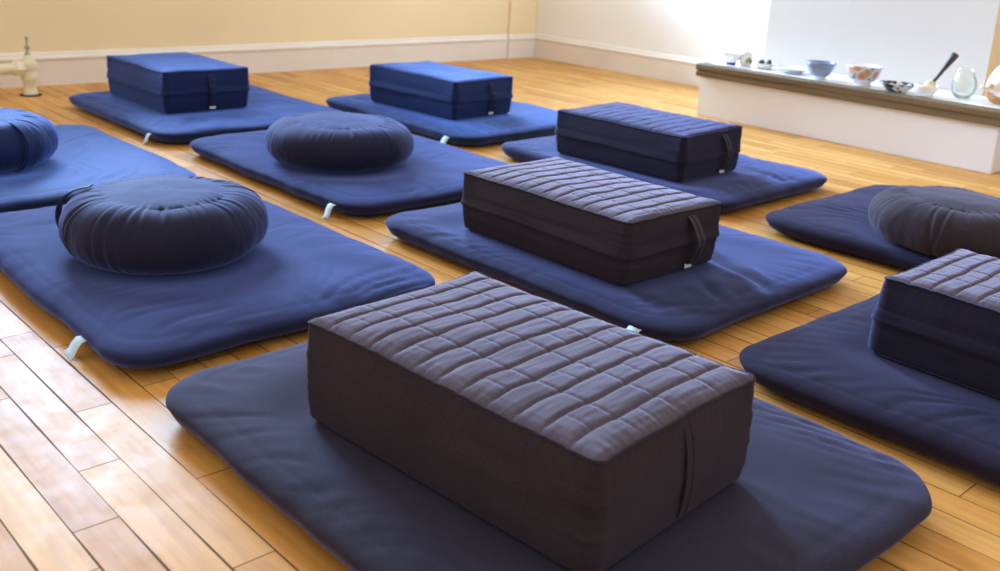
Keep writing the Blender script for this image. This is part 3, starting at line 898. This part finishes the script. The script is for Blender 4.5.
for k, (dx, dy) in enumerate(((-.014, -.004), (.016, .004))):
    v_, f_ = [], []
    b = MB()
    pr = [(0, -.010), (.009, -.009), (.014, -.002), (.012, .006), (.006, .013), (0, .016)]
    b.lathe(pr, 14)
    rngs = random.Random(k)
    b.v = [(p[0]*(1+.15*math.sin(5*p[2]*90+k)), p[1]*.85, p[2]*(1+.1*k)) for p in b.v]
    o = b.build('black_stone', STONE, None, True); o.location = (-2.260+dx, 3.580+dy, ZT+.020)
    tag(o, ('pointed black stone in the low white dish, nearer the tiny jar', 'pointed black stone in the low white dish, nearer the flat grey saucer')[k], 'stone', 'black stones in the white dish')
bowl('saucer', -2.134, 3.580, .068, .040, .018, CERGREY, 'flat pale grey saucer beside the blue bowl', cat='dish', power=1.2, inner=CERW, fh=.004)
bowl('rice_bowl', -1.983, 3.530, .057, .024, .062, BLUEB, 'blue-grey banded bowl in the middle of the hearth', inner=BLUEB, footm=CERW, power=2.0)
bowl('tea_bowl', -1.805, 3.530, .064, .031, .072, FLORALB, 'white footed bowl with an orange floral pattern', inner=CERW, power=2.6, fh=.014)
r_ = bowl('shallow_dish', -1.662, 3.515, .066, .036, .028, INKB, 'shallow dark dish with splashed white pattern', cat='dish', inner=INKB, power=1.3, fh=.005)
r_.scale = (1, .8, 1)
cupx, cupy = -1.555, 3.515
bowl('striker_cup', cupx, cupy, .043, .026, .036, CERW, 'low white cup holding the dark-handled striker', cat='cup', power=1.8)
# striker standing in the cup, leaning to the right of the view
st = tag(empty('striker', (cupx + .006, cupy + .006, ZT + .030)), 'dark wooden striker with a beige padded head, standing in a white cup', 'striker')
d = Vector((.688*.62, .726*.62, .80)).normalized()
d = Vector((.36, .38, .85)).normalized()
b = MB(); b.tube([d*t for t in (.022, .04, .07, .10, .125, .140, .143)], [.0055, .006, .0075, .0105, .0125, .0135, .009], 14); b.build('handle', DWOOD, st, True)
q = Vector((0, 0, 1)).rotation_difference(d).to_matrix().to_4x4()
b = MB(); b.lathe([(0,-.020),(.012,-.018),(.0195,-.008),(.021,.004),(.018,.016),(.010,.024),(0,.026)], 24, q); b.build('padded_head', BEIGE, st, True)
# clear glass bowl
gl = tag(empty('glass_bowl', (-1.462, 3.600, ZT)), 'clear round glass bowl between the striker and the seashell', 'bowl')
b = MB(); b.lathe([(0,.003),(.022,0),(.030,.002),(.046,.022),(.052,.048),(.046,.074),(.034,.094),(.030,.104),(.034,.112),(.036,.112),(.032,.104),(.036,.093),(.044,.074),(.0495,.048),(.044,.024),(.029,.006),(0,.006)], 40); b.build('glass_body', GLASSW, gl, True)
gl.scale = (.84, .84, .92)
# conch shell: whorls of a tapering spiral with a flared lip
sh = tag(empty('seashell', (-1.336, 3.522, ZT)), 'large white and peach conch shell at the near end of the hearth', 'seashell')
vs, fs = [], []
NS, NC = 150, 22
for i in range(NS):
    t = i/(NS-1); th = t*4.2*2*math.pi
    gR = .0028*math.exp(t*2.75); tr = gR*1.25
    c = Vector((gR*math.cos(th)*.95, gR*math.sin(th)*.95, .150*(1-t**1.2)))
    rd = Vector((math.cos(th), math.sin(th), 0))
    flare = 1 + .35*max(0, (t-.9)/.1)**2
    for k in range(NC):
        a = 2*math.pi*k/NC
        rr_ = tr*(1 + .10*math.cos(3*a) + .07*math.sin(th*5)*max(0, math.cos(a)))*flare
        vs.append(c + rd*(rr_*math.cos(a)) + Vector((0, 0, rr_*math.sin(a)*1.25)))
for i in range(NS-1):
    for k in range(NC):
        fs.append((i*NC+k, i*NC+(k+1) % NC, (i+1)*NC+(k+1) % NC, (i+1)*NC+k))
fs.append(tuple(range(NC)))
# lay the shell on its side, apex to the left of the view
mr = Matrix.Rotation(R(236), 4, 'Z') @ Matrix.Rotation(R(100), 4, 'Y') @ Matrix.Rotation(R(250), 4, 'Z')
vs = [(mr @ Vector(v))*.80 for v in vs]
zmin = min(v.z for v in vs); cxm = sum(v.x for v in vs)/len(vs); cym = sum(v.y for v in vs)/len(vs)
vs = [Vector((v.x-cxm, v.y-cym, v.z-zmin)) for v in vs]
mesh_obj('spiral_shell', vs, fs, SHELLM, sh)
lip = vs[-NC:]; b = MB(); cen = sum(lip, Vector())/NC
b.tube([v*.985+cen*.015 for v in lip] + [lip[0]*.985+cen*.015], .0035, 8)
b.add([cen + (v-cen)*.97 for v in lip] + [cen - (cen - vs[-NC*12]).normalized()*.004], [(k, (k+1) % NC, NC) for k in range(NC)])
tag(b.build('shell_lip', PEACH, sh, True), 'peach coloured lip')

# ------------------------------------------------------------------ light from the rest of the room
w = bpy.data.worlds.new('room_ambient'); scene.world = w; w.use_nodes = True
bg = w.node_tree.nodes['Background']; bg.inputs['Color'].default_value = (1.0, .93, .85, 1); bg.inputs['Strength'].default_value = 1.02

# ------------------------------------------------------------------ camera
cd = bpy.data.cameras.new('camera'); cd.sensor_width = 36; cd.sensor_fit = 'HORIZONTAL'
cd.lens = 997.09/1000*36
cd.shift_y = (220.16-285.5)/1000
cd.clip_start = .05
cam = link(bpy.data.objects.new('camera', cd))
Bm = [[0.675596, -0.238905, 0.697492], [0.735382, 0.150658, -0.660693], [0.05276, 0.959284, 0.277471]]
M4 = Matrix.Identity(4)
for i in range(3):
    for j in range(3): M4[i][j] = Bm[i][j]
M4[2][3] = .7001
cam.matrix_world = M4
cd.dof.use_dof = True; cd.dof.focus_distance = 1.65; cd.dof.aperture_fstop = 5.6
scene.camera = cam

scene.view_settings.view_transform = 'Standard'
scene.view_settings.look = 'None'
scene.view_settings.gamma = 1
scene.view_settings.use_curve_mapping = False
scene.view_settings.exposure = 0
scene.cycles.use_denoising = True
scene.cycles.max_bounces = 8
